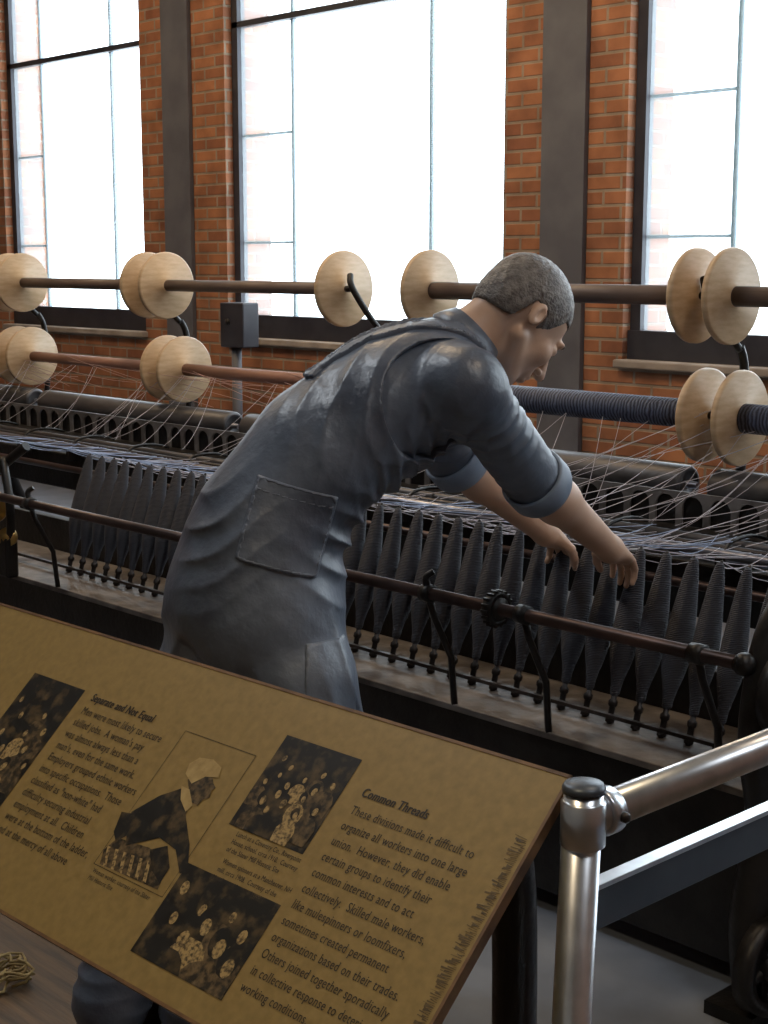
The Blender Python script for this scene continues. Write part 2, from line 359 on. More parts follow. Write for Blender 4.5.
# ------------------------------------------------------------------ carriage
car = empty("mule_carriage", (-3.8, 2.85, 0), "long black spinning mule carriage carrying the spindle row", "machine carriage")
XC0 = -7.6; XC1 = -1.47
MB().box((XC0, 2.70, .06), (XC1, 2.735, .455), .004).obj("side_board", M_IRON, car)
MB().box((XC0, 3.06, .06), (XC1, 3.09, .60), .004).obj("side_board", M_IRON, car)  # rear board, raised to stand in for the shade behind the spindles
MB().box((XC0, 2.69, .455), (XC1, 3.06, .473), .003).obj("spindle_plank", M_PLANK, car, label="greasy grey-brown plank with spindle holes")
MB().tube([(XC0, 2.9, .33), (XC1, 2.9, .33)], .07, 18).obj("tin_drum", M_IRON2, car)
MB().box((XC0, 2.83, .495), (XC1, 2.842, .505), .001).obj("spindle_rail", M_IRON2, car)
for x in (XC0+.2, -5.6, -3.9, -2.75, XC1-.06):
    b_ = MB().box((x-.02, 2.76, .14), (x+.02, 3.03, .2)); flange_wheel(b_, (x, 2.78, .106), (1, 0, 0), .10, .03); flange_wheel(b_, (x, 3.0, .106), (1, 0, 0), .10, .03)
    b_.obj("wheel_set", M_IRON, car)
for x in (XC0+.2, -5.6, -3.9, -2.75, XC1-.06):
    MB().box((x-.03, 2.25, 0), (x+.03, 3.3, .006)).obj("track_rail", M_IRON2, None, "flat iron floor rail under the carriage wheels", "rail", None, "carriage floor rails")
# faller rail, brackets
ZR = .78; YR = 2.60
fr = car
MB().tube([(XC0, YR, ZR), (onY(742, 664, YR).x, YR, ZR)], .0155, 16).obj("faller_rail", M_RUST, fr, label="dark brown steel rail along the carriage front")
xe = onY(742, 664, YR).x
MB().lathe([(0, 0), (.020, 0), (.025, .008), (.025, .022), (.018, .034), (0, .038)], (xe-.01, YR, ZR), (1, 0, 0), 16).obj("end_collar", M_IRON, fr)
for u, hk in ((33, 1), (428, 1), (524, 0), (700, 0)):
    x = onY(u, 590, YR).x
    b_ = MB()
    b_.tube([(x, 2.70, .46), (x, YR+.085, .60), (x, YR+.02, .72), (x, YR, ZR)], [.009, .009, .010], 8)
    b_.lathe([(.016, -.016), (.023, -.016), (.023, .016), (.016, .016)], (x, YR, ZR), (1, 0, 0), 18)
    if hk: b_.tube(arc([(x, YR, ZR+.01), (x-.005, YR-.002, ZR+.04), (x+.008, YR+.012, ZR+.055)]), [.011, .008], 8)
    b_.obj("faller_bracket", M_IRON, fr, label="black iron upright")
x = onY(494, 590, YR-.01).x
b_ = MB(); flange_wheel(b_, (x, YR, ZR+.0), (1, 0, 0), .042, .022, .014, 4, .028, 28)
for k in range(18):
    a = 2*math.pi*k/18; b_.box((x-.011, YR+math.cos(a)*.043-.003, ZR+math.sin(a)*.043-.003), (x+.011, YR+math.cos(a)*.043+.003, ZR+math.sin(a)*.043+.003))
b_.obj("gear", M_IRON, fr, label="small black toothed gear")
# end frame at the carriage end
x = onY(766, 660, 2.66).x
MB().tube(arc([(x, 2.67, .0), (x, 2.64, .2), (x, 2.68, .42), (x, 2.63, .62), (x, 2.66, .82), (x, 2.74, .92)]), [.045, .045, .035, .025], 10).box((x-.06, 2.57, 0), (x+.06, 2.8, .03)).obj("end_frame", M_IRON, car, label="heavy black cast iron end frame")
b_ = MB(); flange_wheel(b_, (x+.05, 2.66, .72), (1, 0, 0), .09, .03, .02, 5); b_.tube([(x-.02, 2.66, .72), (x+.07, 2.66, .72)], .015, 8); b_.obj("handwheel", M_IRON, car)
xp = onY(768, 908, 2.62).x
b_ = MB(); flange_wheel(b_, (xp, 2.63, .13), (1, 0, 0), .105, .04, .03, 5, .035); b_.tube([(xp-.03, 2.63, .13), (xp+.05, 2.63, .13)], .015, 8); b_.obj("pulley", M_IRON, car)
# left headstock
hx = onY(15, 500, 2.75).x
MB().box((hx-.35, 2.64, .47), (hx+.12, 2.69, .62), .01).tube(arc([(hx-.2, 2.67, .6), (hx-.15, 2.66, .75), (hx, 2.68, .85), (hx+.15, 2.72, .95)]), .018, 8).tube(arc([(hx+.1, 2.67, .6), (hx+.14, 2.65, .75), (hx+.05, 2.68, .9)]), .016, 8).obj("gear_bracket", M_IRON, car)
for dx, dz, r in ((0, .72, .06), (-.18, .69, .05), (.1, .62, .035)):
    MB().lathe([(0, -.02), (r*.4, -.02), (r*.4, -.01), (r, -.01), (r, .01), (r*.4, .01), (r*.4, .02), (0, .02)], (hx+dx, 2.66, dz), (.5, -1, 0), 24).obj("gear_disc", M_BRASS, car, label="brass coloured gear disc")

# ------------------------------------------------------------------ spindles
ax = Vector((0, .110, .425)).normalized(); Ls = .440
rodp = [(0, -.02), (.007, -.02), (.007, .0), (.012, .003), (.012, .012), (.008, .018), (.008, .04), (.012, .045), (.012, .055), (.007, .06), (.006, .30), (.004, Ls+.002), (0, Ls+.004)]
copp = [(.008, .068), (.012, .074), (.0135, .095), (.018, .118), (.0245, .142), (.030, .168), (.0335, .198), (.0345, .225), (.033, .26), (.0295, .30), (.025, .34), (.020, .38), (.0155, .41), (.0105, .432), (.006, .438), (0, .439)]
tips = []
me_s = None
x = -1.60
while x > -4.80:
    base = Vector((x, 2.858, .474))
    if me_s is None:
        o = MB().lathe(rodp, (0, 0, 0), ax, 12).obj("spindle", M_IRON2); me_s = o.data; o.location = base
        c = MB().lathe(copp, (0, 0, 0), ax, 28).obj("cop", M_COP); s_o, s_c = o, c
    else:
        o = s_o.copy(); c = s_c.copy(); sc.collection.objects.link(o); sc.collection.objects.link(c); o.location = base
    c.parent = o; c.location = (0, 0, 0)
    k_ = random.uniform(.92, 1.03); c.scale = (k_, k_, 1)
    c["label"] = "tapered cop of dark navy yarn"
    o["label"] = "iron spindle carrying a dark tapered yarn cop"; o["category"] = "spindle"; o["group"] = "row of spindles on the carriage"
    tips.append(base+ax*Ls); x -= .0785

# ------------------------------------------------------------------ threads
def sagline(a, b, sag, n=7):
    a = Vector(a); b = Vector(b)
    return [a.lerp(b, k/n)+Vector((0, 0, -sag*4*(k/n)*(1-k/n))) for k in range(n+1)]
ru = random.uniform
th = MB()
for t in tips:
    th.tube(sagline(t, (t.x+ru(-.06, .06), 3.47, .82), ru(0, .05)), .0009, 4, False)
    if random.random() < .6: th.tube(sagline(t, (t.x+ru(-.3, .3), 3.5, .83), ru(0, .04)), .0009, 4, False)
    if random.random() < .8: th.tube(sagline((t.x+ru(-.3, .2), 3.96, ZL-.03), (t.x+ru(-.35, .1), 3.62, .83), ru(0, .06)), .0009, 4, False)
for k in range(30):
    x = ru(-7.4, -4.4)
    th.tube(sagline((x, 3.95, ZL-.02), (x+ru(-.4, .25), 3.62, .83), ru(0, .05)), .0009, 4, False)
for k in range(24):
    x = ru(-3.3, -1.5)
    th.tube(sagline((x+ru(.2, .6), 3.96, ZL+ru(-.04, .04)), (x-ru(0, .5), 3.5, ru(.82, .86)), ru(.01, .08)), ru(.0009, .0015), 4, False)
for k in range(10):
    x = ru(-2.9, -2.0)
    th.tube(sagline((x, 3.9, ZL-ru(.05, .2)), (x+ru(-.6, .3), 3.0, .88), ru(.02, .10), 10), .0013, 4, False)
th.obj("yarn_sheet", M_THREAD, None, "loose sheet of pale threads from spools to spindles", "threads", "stuff")
tb = MB()
for k in range(30):
    x = ru(-6.0, -4.2)
    tb.tube(sagline((x, 3.47, .82), (x+ru(-.1, .3), 3.0, .90), ru(0, .04)), .0017, 4, False)
for k in range(16):
    x = ru(-3.4, -2.3); tb.tube(sagline((x, 3.6, .83), (x+ru(-.05, .3), 3.0, .90), ru(0, .03)), .0014, 4, False)
tb.obj("blue_yarn_sheet", M_THREADB, None, "loose pale blue threads over the rollers", "threads", "stuff")
tr = MB()
for k in range(26):
    x = ru(-8, -4.6)
    tr.tube(sagline((x, 3.98, ZL+ru(-.03, .03)), (x+ru(.5, 1.5), 3.9+ru(-.1, .1), ru(.97, 1.12)), ru(0, .04)), .0011, 4, False)
tr.obj("pink_yarn_sheet", M_THREADR, None, "loose reddish pink threads below the spools", "threads", "stuff")

# ------------------------------------------------------------------ information sign
TR = onZ(568, 778, 1.05); TL = onZ(0, 605, 1.05)
eA = (TR-TL).normalized()                     # along the text
BR0 = onX(368, 1120, TR.x)
eB = (BR0-TR); eB = (eB-eA*eB.dot(eA)); HS = eB.length; eB.normalize()   # down the panel
nS = eB.cross(eA).normalized()
if nS.z < 0: nS = -nS
def spt(a, b, lift=0): return TR+eA*a+eB*b+nS*lift
def s_ab(u, v):
    d = ray(u, v); t = (TR-EYE).dot(nS)/d.dot(nS); q = EYE+d*t-TR
    return q.dot(eA), q.dot(eB)
WS = 1.62
sign = empty("information_sign", spt(-WS/2, HS/2, -.02), "brown interpretive panel with printed text and old photographs", "sign")
def slab(a0, a1, b0, b1, l0, l1):
    vs = [spt(a, b, l) for l in (l0, l1) for b in (b0, b1) for a in (a0, a1)]
    return vs, [(0, 2, 3, 1), (4, 5, 7, 6), (0, 1, 5, 4), (2, 6, 7, 3), (0, 4, 6, 2), (1, 3, 7, 5)]
MB().add(*slab(-WS, 0, 0, HS, -.008, 0)).obj("panel", M_SIGN, sign)
fm = MB()
e_ = .004
for q in ((-WS-e_, e_, -e_, .0), (-WS-e_, e_, HS, HS+e_), (-WS-e_, -WS, -e_, HS+e_), (0, e_, -e_, HS+e_)):
    fm.add(*slab(q[0], q[1], q[2], q[3], -.012, .001))
fm.obj("frame", M_SIGNEDGE, sign, label="thin dark wood edge")
# lettering: built-in font with slab serifs added to every stem end
def text_mesh(txt):
    cu = bpy.data.curves.new("t", 'FONT'); cu.body = txt; cu.size = 1.0; cu.space_character = 1.08
    o = bpy.data.objects.new("t", cu); sc.collection.objects.link(o)
    dg = bpy.context.evaluated_depsgraph_get(); me = bpy.data.meshes.new_from_object(o.evaluated_get(dg))
    V = [v.co.copy() for v in me.vertices]; Fs = [tuple(p.vertices) for p in me.polygons]
    bpy.data.objects.remove(o); bpy.data.meshes.remove(me); bpy.data.curves.remove(cu)
    cnt = {}
    def kk(i): return (round(V[i].x, 4), round(V[i].y, 4))
    for f in Fs:
        for i in range(len(f)):
            a = kk(f[i]); b = kk(f[(i+1) % len(f)]); e = (min(a, b), max(a, b)); cnt[e] = cnt.get(e, 0)+1
    for (a, b), n in cnt.items():
        if n == 1 and abs(a[1]-b[1]) < .004 and .04 < abs(a[0]-b[0]) < .13:
            y = a[1]; x0 = a[0]-.042; x1 = b[0]+.042; h = .035
            s_ = 1 if y < .25 else -1
            if y < .03 or y > .40 or y < -.1:
                o0 = len(V); V += [Vector((x0, y, 0)), Vector((x1, y, 0)), Vector((x1, y+s_*h, 0)), Vector((x0, y+s_*h, 0))]; Fs.append((o0, o0+1, o0+2, o0+3))
    return V, Fs
def column(lines, p_first, p_last, end_line, p_end, name, head=None, hscale=1.06):
    a0, b0 = s_ab(*p_first); a1, b1 = s_ab(*p_last)
    al = (a0+a1)/2; db = (b1-b0)/(len(lines)-1)
    ae, be = s_ab(*p_end)
    V, Fs = text_mesh(lines[end_line]); wmax = max(v.x for v in V)
    sxx = (ae-al)/wmax; szz = min(db*.92, sxx*1.25)
    mb = MB()
    for i, ln in enumerate(lines):
        V, Fs = text_mesh(ln)
        mb.add([spt(al+v.x*sxx, b0+db*i-v.y*szz, .0008) for v in V], Fs)
    if head:
        V, Fs = text_mesh(head)
        for off in (0, .0005, .0010):
            mb.add([spt(al+off+(v.x+.12*v.y)*sxx*hscale, b0-db*1.15-v.y*szz*hscale, .0008+off*.1) for v in V], Fs)
    mb.obj(name, M_INK, sign)
column(["These divisions made it difficult to", "organize all workers into one large", "union.  However, they did enable", "certain groups to identify their",
        "common interests and to act", "collectively.  Skilled male workers,", "like mulespinners or loomfixers,", "sometimes created permanent",
        "organizations based on their trades.", "Others joined together sporadically", "in collective response to deteriorating", "working conditions."],
       (346, 812), (243, 992), 1, (470, 868), "lettering", "Common Threads")
column(["Men were most likely to secure", "skilled jobs.  A woman's pay", "was almost always less than a", "man's, even for the same work.", "Employers grouped ethnic workers",
        "into specific occupations.  Those", "classified as \"non-white\" had", "difficulty securing industrial", "employment at all.  Children", "were at the bottom of the ladder,", "and at the mercy of all above"],
       (77, 712), (-1, 832), 0, (160, 742), "lettering", "Separate and Not Equal")
column(["Lunch at a Coventry Co., Riverpoint", "House, school, circa 1910.  Courtesy", "of the Slater Mill Historic Site"], (236, 836), (226, 851), 0, (302, 860), "caption")
column(["Women spinners at a Manchester, NH", "mill, circa 1908.  Courtesy of the", "Manchester Historic Association"], (222, 863), (212, 879), 0, (292, 891), "caption")
column(["Woman worker, courtesy of the Slater", "Mill Historic Site"], (92, 872), (88, 879), 0, (152, 896), "caption")
# printed photographs
def poly(mb, pts, lift, mi):
    P = [s_ab(*p) for p in pts]; mb.add([spt(a, b, lift) for a, b in P], [tuple(range(len(P)))], mi=mi)
def rect_from(tl, tr_, br, bl):
    a = [s_ab(*q) for q in (tl, tr_, br, bl)]
    return (a[0][0]+a[3][0])/2, (a[1][0]+a[2][0])/2, (a[0][1]+a[1][1])/2, (a[2][1]+a[3][1])/2
def oval(mb, a, b, ra, rb, lift, mi, n=14, rot=0):
    mb.add([spt(a+ra*math.cos(t)*math.cos(rot)-rb*math.sin(t)*math.sin(rot), b+ra*math.cos(t)*math.sin(rot)+rb*math.sin(t)*math.cos(rot), lift) for t in [2*math.pi*k/n for k in range(n)]], [tuple(range(n))], mi=mi)
def group_photo(rc, seed, n, sz=.05):
    a0, a1, b0, b1 = rc; rnd = random.Random(seed); mb = MB()
    mb.add([spt(a0, b0, .0005), spt(a1, b0, .0005), spt(a1, b1, .0005), spt(a0, b1, .0005)], [(0, 1, 2, 3)])
    W_ = a1-a0; H_ = b1-b0; l = .00055
    for k in range(n):
        fa = a0+W_*(.08+.84*((k*.618+rnd.random()*.12) % 1)); fb = b0+H_*(.22+.55*k/n)
        s_ = W_*sz*rnd.uniform(.75, 1.1)*(1+.5*k/n); tl_ = rnd.uniform(-.4, .4)
        sh = [(-1.9, 6.0), (-2.2, 3.0), (-1.5, 1.8), (-.6, 1.3), (.6, 1.3), (1.5, 1.8), (2.2, 3.0), (1.9, 6.0)]
        mb.add([spt(max(a0, min(a1, fa+x*s_)), min(b1, fb+y*s_), l) for x, y in sh], [tuple(range(8))], mi=(0, 1, 0, 1, 2)[k % 5]); l += .00002
        oval(mb, fa-.1*s_, fb-.25*s_, s_*.95, s_*1.15, l, 0, 12, tl_); l += .00002
        oval(mb, fa+.15*s_, fb+.15*s_, s_*.52, s_*.72, l, 2, 12, tl_); l += .00002
    mb.obj("printed_photograph", [M_SEPD, M_SEPM, M_SEPL], sign, label="sepia group photograph of mill workers")
r1 = (s_ab(84, 690)[0]-.13, (s_ab(84, 690)[0]+s_ab(0, 810)[0])/2, s_ab(84, 690)[1], s_ab(0, 810)[1])
group_photo(r1, 3, 10, .055)
group_photo(rect_from((286, 735), (361, 759), (305, 855), (230, 825)), 5, 16, .045)
group_photo(rect_from((187, 862), (280, 905), (225, 998), (130, 955)), 8, 9, .07)
rc = rect_from((182, 730), (262, 757), (158, 895), (97, 866)); a0, a1, b0, b1 = rc
mb = MB()
for q in ((a0, a1, b0, b0+.0008), (a0, a1, b1-.0008, b1), (a0, a0+.0008, b0, b1), (a1-.0008, a1, b0, b1)):
    mb.add([spt(q[0], q[2], .0006), spt(q[1], q[2], .0006), spt(q[1], q[3], .0006), spt(q[0], q[3], .0006)], [(0, 1, 2, 3)], mi=0)
poly(mb, [(104, 850), (118, 838), (150, 848), (168, 866), (158, 890), (100, 864)], .0006, 1)
for k in range(6): poly(mb, [(108+8*k, 846+3*k), (111+8*k, 847+3*k), (106+8*k, 868+3*k), (103+8*k, 866+3*k)], .0007, 2)
poly(mb, [(122, 812), (134, 814), (134, 832), (116, 842), (114, 832)], .0008, 0)
poly(mb, [(132, 812), (160, 796), (184, 788), (193, 798), (186, 815), (190, 845), (188, 872), (180, 874), (176, 850), (160, 838), (126, 846), (128, 825)], .0009, 0)
poly(mb, [(150, 850), (168, 846), (170, 868), (160, 884), (152, 870)], .00085, 0)
poly(mb, [(188, 780), (199, 776), (213, 778), (214, 784), (216, 788), (212, 791), (210, 798), (203, 800), (198, 806), (191, 802)], .001, 1)
poly(mb, [(186, 774), (190, 764), (200, 758), (214, 760), (222, 768), (219, 778), (206, 777), (192, 784)], .0011, 3)
poly(mb, [(182, 786), (190, 790), (193, 806), (186, 812), (181, 800)], .0011, 3)
M_CAP = mat("printed_cap", (.38, .28, .12), (.27, .19, .075), .4, scale=60)
mb.obj("printed_illustration", [M_SEPD, M_SEPM, M_SEPL, M_CAP], sign, label="printed portrait of a seated woman in a white cap")
fr_ = MB()
rnd = random.Random(2)
for k in range(150):
    b = HS*(.20+.78*k/150); a = -.003-rnd.uniform(0, .004); ln = rnd.uniform(.006, .018)
    fr_.add([spt(a, b, .0006), spt(a, b+.0007, .0006), spt(a-ln, b+.0006+rnd.uniform(-.002, .003), .0006), spt(a-ln, b+rnd.uniform(-.002, .002), .0006)], [(0, 1, 2, 3)])
fr_.obj("printed_fringe", M_FRINGE, sign, label="printed frayed yarn edge")
# stand
for a in (-.10, -1.35):
    sm = MB()
    q = spt(a, HS*.10, -.035)
    sm.tube(arc([spt(a, HS*.03, -.035), q, Vector((q.x, q.y+.035, .88)), Vector((q.x, q.y+.04, .5)), Vector((q.x, q.y+.04, 0.012))]), .027, 12)
    sm.lathe([(0, 0), (.07, 0), (.07, .012), (0, .014)], (q.x, q.y+.04, .006), (0, 0, 1), 20)
    sm.add(*slab(a-.03, a+.03, HS*.04, HS*.9, -.03, -.009))
    sm.obj("stand", M_IRON, sign, label="black bent steel stand")

# ------------------------------------------------------------------ guard rail
pc = onZ(584, 785, 1.05)
px, py = pc.x, pc.y+.0
gr = empty("guard_rail", (px, py, 0), "satin metal pipe guard rail with corner post", "railing")
MB().tube([(px-.03, py-.012, .012), (px, py, 1.043)], .0215, 32).obj("post", M_CHROME, gr)
MB().lathe([(0, 0), (.07, 0), (.07, .01), (.03, .018), (0, .018)], (px-.03, py-.012, .006), (0, 0, 1), 24).obj("base_plate", M_CHROME, gr)
MB().lathe([(.0215, .0), (.0235, .001), (.0235, .006), (.021, .010), (.010, .0125), (0, .013)], (px, py, 1.042), (0, 0, 1), 28).obj("cap", M_RAILDARK, gr, label="low flat metal cap")
zt = 1.012
MB().tube([(px, py+.01, zt), (px, 2.35, zt)], .0205, 32).obj("top_rail", M_CHROME, gr)
MB().lathe([(.0205, 0), (.0255, .0), (.0265, .004), (.0265, .020), (.0205, .024)], (px, py+.024, zt), (0, 1, 0), 24).obj("collar", M_CHROME, gr)
MB().lathe([(.0215, -.030), (.0245, -.028), (.0245, .020), (.0215, .022)], (px, py, zt), (0, 0, 1), 28).obj("collar", M_CHROME, gr)
MB().lathe([(0, 0), (.006, 0), (.006, .006), (.003, .008), (0, .008)], (px+.0255, py+.036, zt), (1, 0, 0), 12).obj("set_screw", M_IRON2, gr)
MB().box((px-.006, py+.015, .880), (px+.006, 2.35, .930), .002).obj("mid_rail", M_RAILDARK, gr, label="dark blue-grey flat metal mid rail")
MB().box((px-.010, py+.015, .9285), (px+.010, 2.35, .9345), .001).obj("mid_rail_edge", M_CHROME, gr)
MB().tube([(px, 2.37, .0), (px, 2.37, 1.035)], .0205, 20).obj("post", M_CHROME, gr)

# straw rope coil
c0 = onZ(0, 972, .03); rp = []
for k in range(130):
    t = k*.33; rr = .052+.020*math.sin(k*1.3)+.012*math.sin(k*.37)
    rp.append((c0.x+rr*math.cos(t), c0.y+rr*math.sin(t), .014+.03*abs(math.sin(k*.21))+.006*math.sin(k*.9)))
MB().tube(rp, .0035, 6).obj("rope_coil", M_ROPE, None, "loose coil of straw coloured rope on the boards", "rope")

# ------------------------------------------------------------------ implicit surface tools for the figure
LO = np.array([-3.0, 1.36, 0.0]); HI = np.array([-1.92, 3.22, 1.66])
class Field:
    def __init__(s, res, lo=LO, hi=HI):
        s.res = res; s.lo = lo; n = np.ceil((hi-lo)/res).astype(int)+1; s.n = n
        s.ax = [(lo[i]+res*np.arange(n[i])).astype(np.float32) for i in range(3)]
        s.F = np.full(n, 1.0, np.float32)
    def sub(s, bb, m):
        sl = []
        for i in range(3):
            a = int(max(0, math.floor((bb[0][i]-m-s.lo[i])/s.res))); b = int(min(s.n[i], math.ceil((bb[1][i]+m-s.lo[i])/s.res)+1))
            if b <= a: return None
            sl.append(slice(a, b))
        return tuple(sl)
    def grid(s, sl):
        return s.ax[0][sl[0]][:, None, None], s.ax[1][sl[1]][None, :, None], s.ax[2][sl[2]][None, None, :]
    def op(s, prim, k=.03, mode='add'):
        f, bb = prim; sl = s.sub(bb, max(k, .02)+.02)
        if sl is None: return
        d = f(*s.grid(sl)).astype(np.float32); a = s.F[sl]
        if mode == 'add':
            h = np.maximum(k-np.abs(a-d), 0)/k; s.F[sl] = np.minimum(a, d)-h*h*k*.25
        else:
            d = -d; h = np.maximum(k-np.abs(a-d), 0)/k; s.F[sl] = np.maximum(a, d)+h*h*k*.25
    def mesh(s, name, m_, parent=None, label=None):
        F = s.F; S = F < 0
        c = np.zeros(np.array(F.shape)-1, np.int8); nx, ny, nz = F.shape
        offs = [(i, j, k) for i in (0, 1) for j in (0, 1) for k in (0, 1)]
        for (i, j, k) in offs: c += S[i:nx-1+i, j:ny-1+j, k:nz-1+k]
        act = (c > 0) & (c < 8); A = np.argwhere(act)
        idx = np.full(act.shape, -1, np.int32); idx[act] = np.arange(len(A))
        V8 = np.stack([F[A[:, 0]+i, A[:, 1]+j, A[:, 2]+k] for (i, j, k) in offs], 1)
        P = np.zeros((len(A), 3)); cnt = np.zeros(len(A)); O = np.array(offs, float)
        for p in range(8):
            for q in range(p+1, 8):
                if np.abs(O[p]-O[q]).sum() != 1: continue
                a = V8[:, p]; b = V8[:, q]; mk = (a < 0) != (b < 0)
                t = np.where(mk, a/np.where(mk, a-b, 1), 0)
                P += np.where(mk[:, None], O[p]+(O[q]-O[p])*t[:, None], 0); cnt += mk
        P = s.lo+(A+P/cnt[:, None])*s.res
        quads = []
        def mk(e, d1, d2, flip):
            cells = []
            for (m1, m2) in ((-1, -1), (0, -1), (0, 0), (-1, 0)):
                q = e.copy(); q[:, d1] += m1; q[:, d2] += m2; cells.append(idx[q[:, 0], q[:, 1], q[:, 2]])
            Q = np.stack(cells, 1); Q[flip] = Q[flip][:, ::-1]; return Q
        for ax_, d1, d2 in ((0, 1, 2), (1, 2, 0), (2, 0, 1)):
            sa = [slice(1, -1)]*3; sb = [slice(1, -1)]*3; sa[ax_] = slice(0, -1); sb[ax_] = slice(1, None)
            ch = S[tuple(sa)] != S[tuple(sb)]; e = np.argwhere(ch)
            off = np.array([1, 1, 1]); off[ax_] = 0; e = e+off
            inside = S[e[:, 0], e[:, 1], e[:, 2]]
            quads.append(mk(e, d1, d2, ~inside))
        Q = np.concatenate(quads); Q = Q[(Q >= 0).all(1)]
        me = bpy.data.meshes.new(name); me.vertices.add(len(P)); me.vertices.foreach_set("co", P.astype(np.float32).ravel())
        me.loops.add(Q.size); me.loops.foreach_set("vertex_index", Q.ravel().astype(np.int32))
        me.polygons.add(len(Q)); me.polygons.foreach_set("loop_start", np.arange(0, Q.size, 4, dtype=np.int32))
        try: me.polygons.foreach_set("loop_total", np.full(len(Q), 4, np.int32))
        except Exception: pass
        me.polygons.foreach_set("use_smooth", np.ones(len(Q), bool))
        me.update(calc_edges=True); me.validate()
        me.materials.append(m_)
        o = bpy.data.objects.new(name, me); sc.collection.objects.link(o)
        return meta(o, parent, label)
def cap(a, b, ra, rb=None):
    rb = ra if rb is None else rb
    a = np.array(a, float); b = np.array(b, float); d = b-a; L2 = max((d*d).sum(), 1e-9)
    def f(X, Y, Z):
        px_, py_, pz_ = X-a[0], Y-a[1], Z-a[2]
        t = np.clip((px_*d[0]+py_*d[1]+pz_*d[2])/L2, 0, 1)
        return np.sqrt((px_-t*d[0])**2+(py_-t*d[1])**2+(pz_-t*d[2])**2)-(ra+(rb-ra)*t)
    r = max(ra, rb); return f, (np.minimum(a, b)-r, np.maximum(a, b)+r)
def ell(c, rad, B):
    c = np.array(c, float); r = np.array(rad, float); Bm = np.array([list(v) for v in B], float); R = max(rad)
    def f(X, Y, Z):
        x_, y_, z_ = X-c[0], Y-c[1], Z-c[2]
        q = [x_*Bm[i, 0]+y_*Bm[i, 1]+z_*Bm[i, 2] for i in range(3)]
        k0 = np.sqrt((q[0]/r[0])**2+(q[1]/r[1])**2+(q[2]/r[2])**2); k1 = np.sqrt((q[0]/r[0]**2)**2+(q[1]/r[1]**2)**2+(q[2]/r[2]**2)**2)
        return k0*(k0-1)/np.maximum(k1, 1e-6)
    return f, (c-R, c+R)
def boxp(c, half, B):
    c = np.array(c, float); Bm = np.array([list(v) for v in B], float); R = math.sqrt(sum(h*h for h in half))
    def f(X, Y, Z):
        x_, y_, z_ = X-c[0], Y-c[1], Z-c[2]
        q = [np.abs(x_*Bm[i, 0]+y_*Bm[i, 1]+z_*Bm[i, 2])-half[i] for i in range(3)]
        return np.maximum(np.maximum(q[0], q[1]), q[2])
    return f, (c-R, c+R)
def basis(a, r):
    a = Vector(a).normalized(); r = Vector(r); r = (r-a*r.dot(a)).normalized(); f = a.cross(r); return (r, f, a)

# ---- joints
rh = Vector((.989, -.15, 0))
P0 = at(252, 600, 3.12); P1 = at(270, 525, 3.13); P2 = at(324, 452, 3.16); P3 = at(389, 405, 3.19); P4 = at(432, 378, 3.23)
shR = at(466, 388, 3.08); shL = at(420, 372, 3.40)
elR = at(532, 478, 3.30); elL = at(452, 455, 3.54)
wrR = at(610, 549, 3.53); wrL = at(546, 533, 3.73)
hdR = (at(655, 582, 3.80)-wrR).normalized(); hdL = (at(598, 572, 3.98)-wrL).normalized()
C7 = at(456, 350, 3.25)
sp = (P4-P2).normalized(); shax = (shR-shL).normalized()
B0 = basis((0, 0, 1), rh); B1 = basis((P2-P0), rh); B2 = basis(sp, (rh+shax)/2); B3 = basis(sp, shax)
def torso(t):
    return [(ell(P0, (.178+t, .162+t, .18+t), B0), .05), (ell(P1, (.162+t, .138+t, .15+t), B1), .08), (ell(P2, (.160+t, .134+t, .15+t), B2), .08),
            (ell(P3, (.170+t, .134+t, .16+t), B3), .07), (ell(P4, (.160+t, .10+t, .10+t), B3), .06)]
hipR = at(301, 680, 3.03); hipL = at(208, 680, 3.20)
knR = at(300, 800, 3.0); knL = at(180, 780, 3.12)
anR = Vector((-2.37, 1.70, .10)); anL = Vector((-2.52, 1.585, .10))
hc = at(521, 318, 3.30)
fh = Vector((.22, .975, 0)).normalized(); pit = math.radians(53)
HF = fh*math.cos(pit)+Vector((0, 0, -math.sin(pit))); HU = fh*math.sin(pit)+Vector((0, 0, math.cos(pit))); HR = HF.cross(HU)
KS = 1.12
def hp(f, r, u): return hc+(HF*f+HR*r+HU*u)*KS
HB = (HF, HR, HU)
def he(f, r, u, rf, rr, ru_, B=HB): return ell(hp(f, r, u), (rf*KS, rr*KS, ru_*KS), B)
# ---- body
bd = Field(.0037)
for pr, k in torso(-.02): bd.op(pr, k)
for h_, kn, an in ((hipR, knR, anR), (hipL, knL, anL)):
    bd.op(cap(h_, kn, .085, .058), .05); bd.op(cap(kn, an, .055, .038), .03); bd.op(cap(an, an+Vector((.02, .14, -.06)), .038, .03), .02)
for sh, el, wr in ((shR, elR, wrR), (shL, elL, wrL)):
    bd.op(cap(P4.lerp(sh, .5), sh, .060, .055), .05)
    bd.op(cap(sh, el, .052, .047), .04)
    mid = el.lerp(wr, .30)
    bd.op(cap(el, mid, .046, .050), .03); bd.op(cap(mid, wr, .049, .031), .03)
bd.op(cap(C7, hp(-.045, 0, -.03), .060, .054), .035)
bd.op(cap(P4, C7, .07, .06), .05)
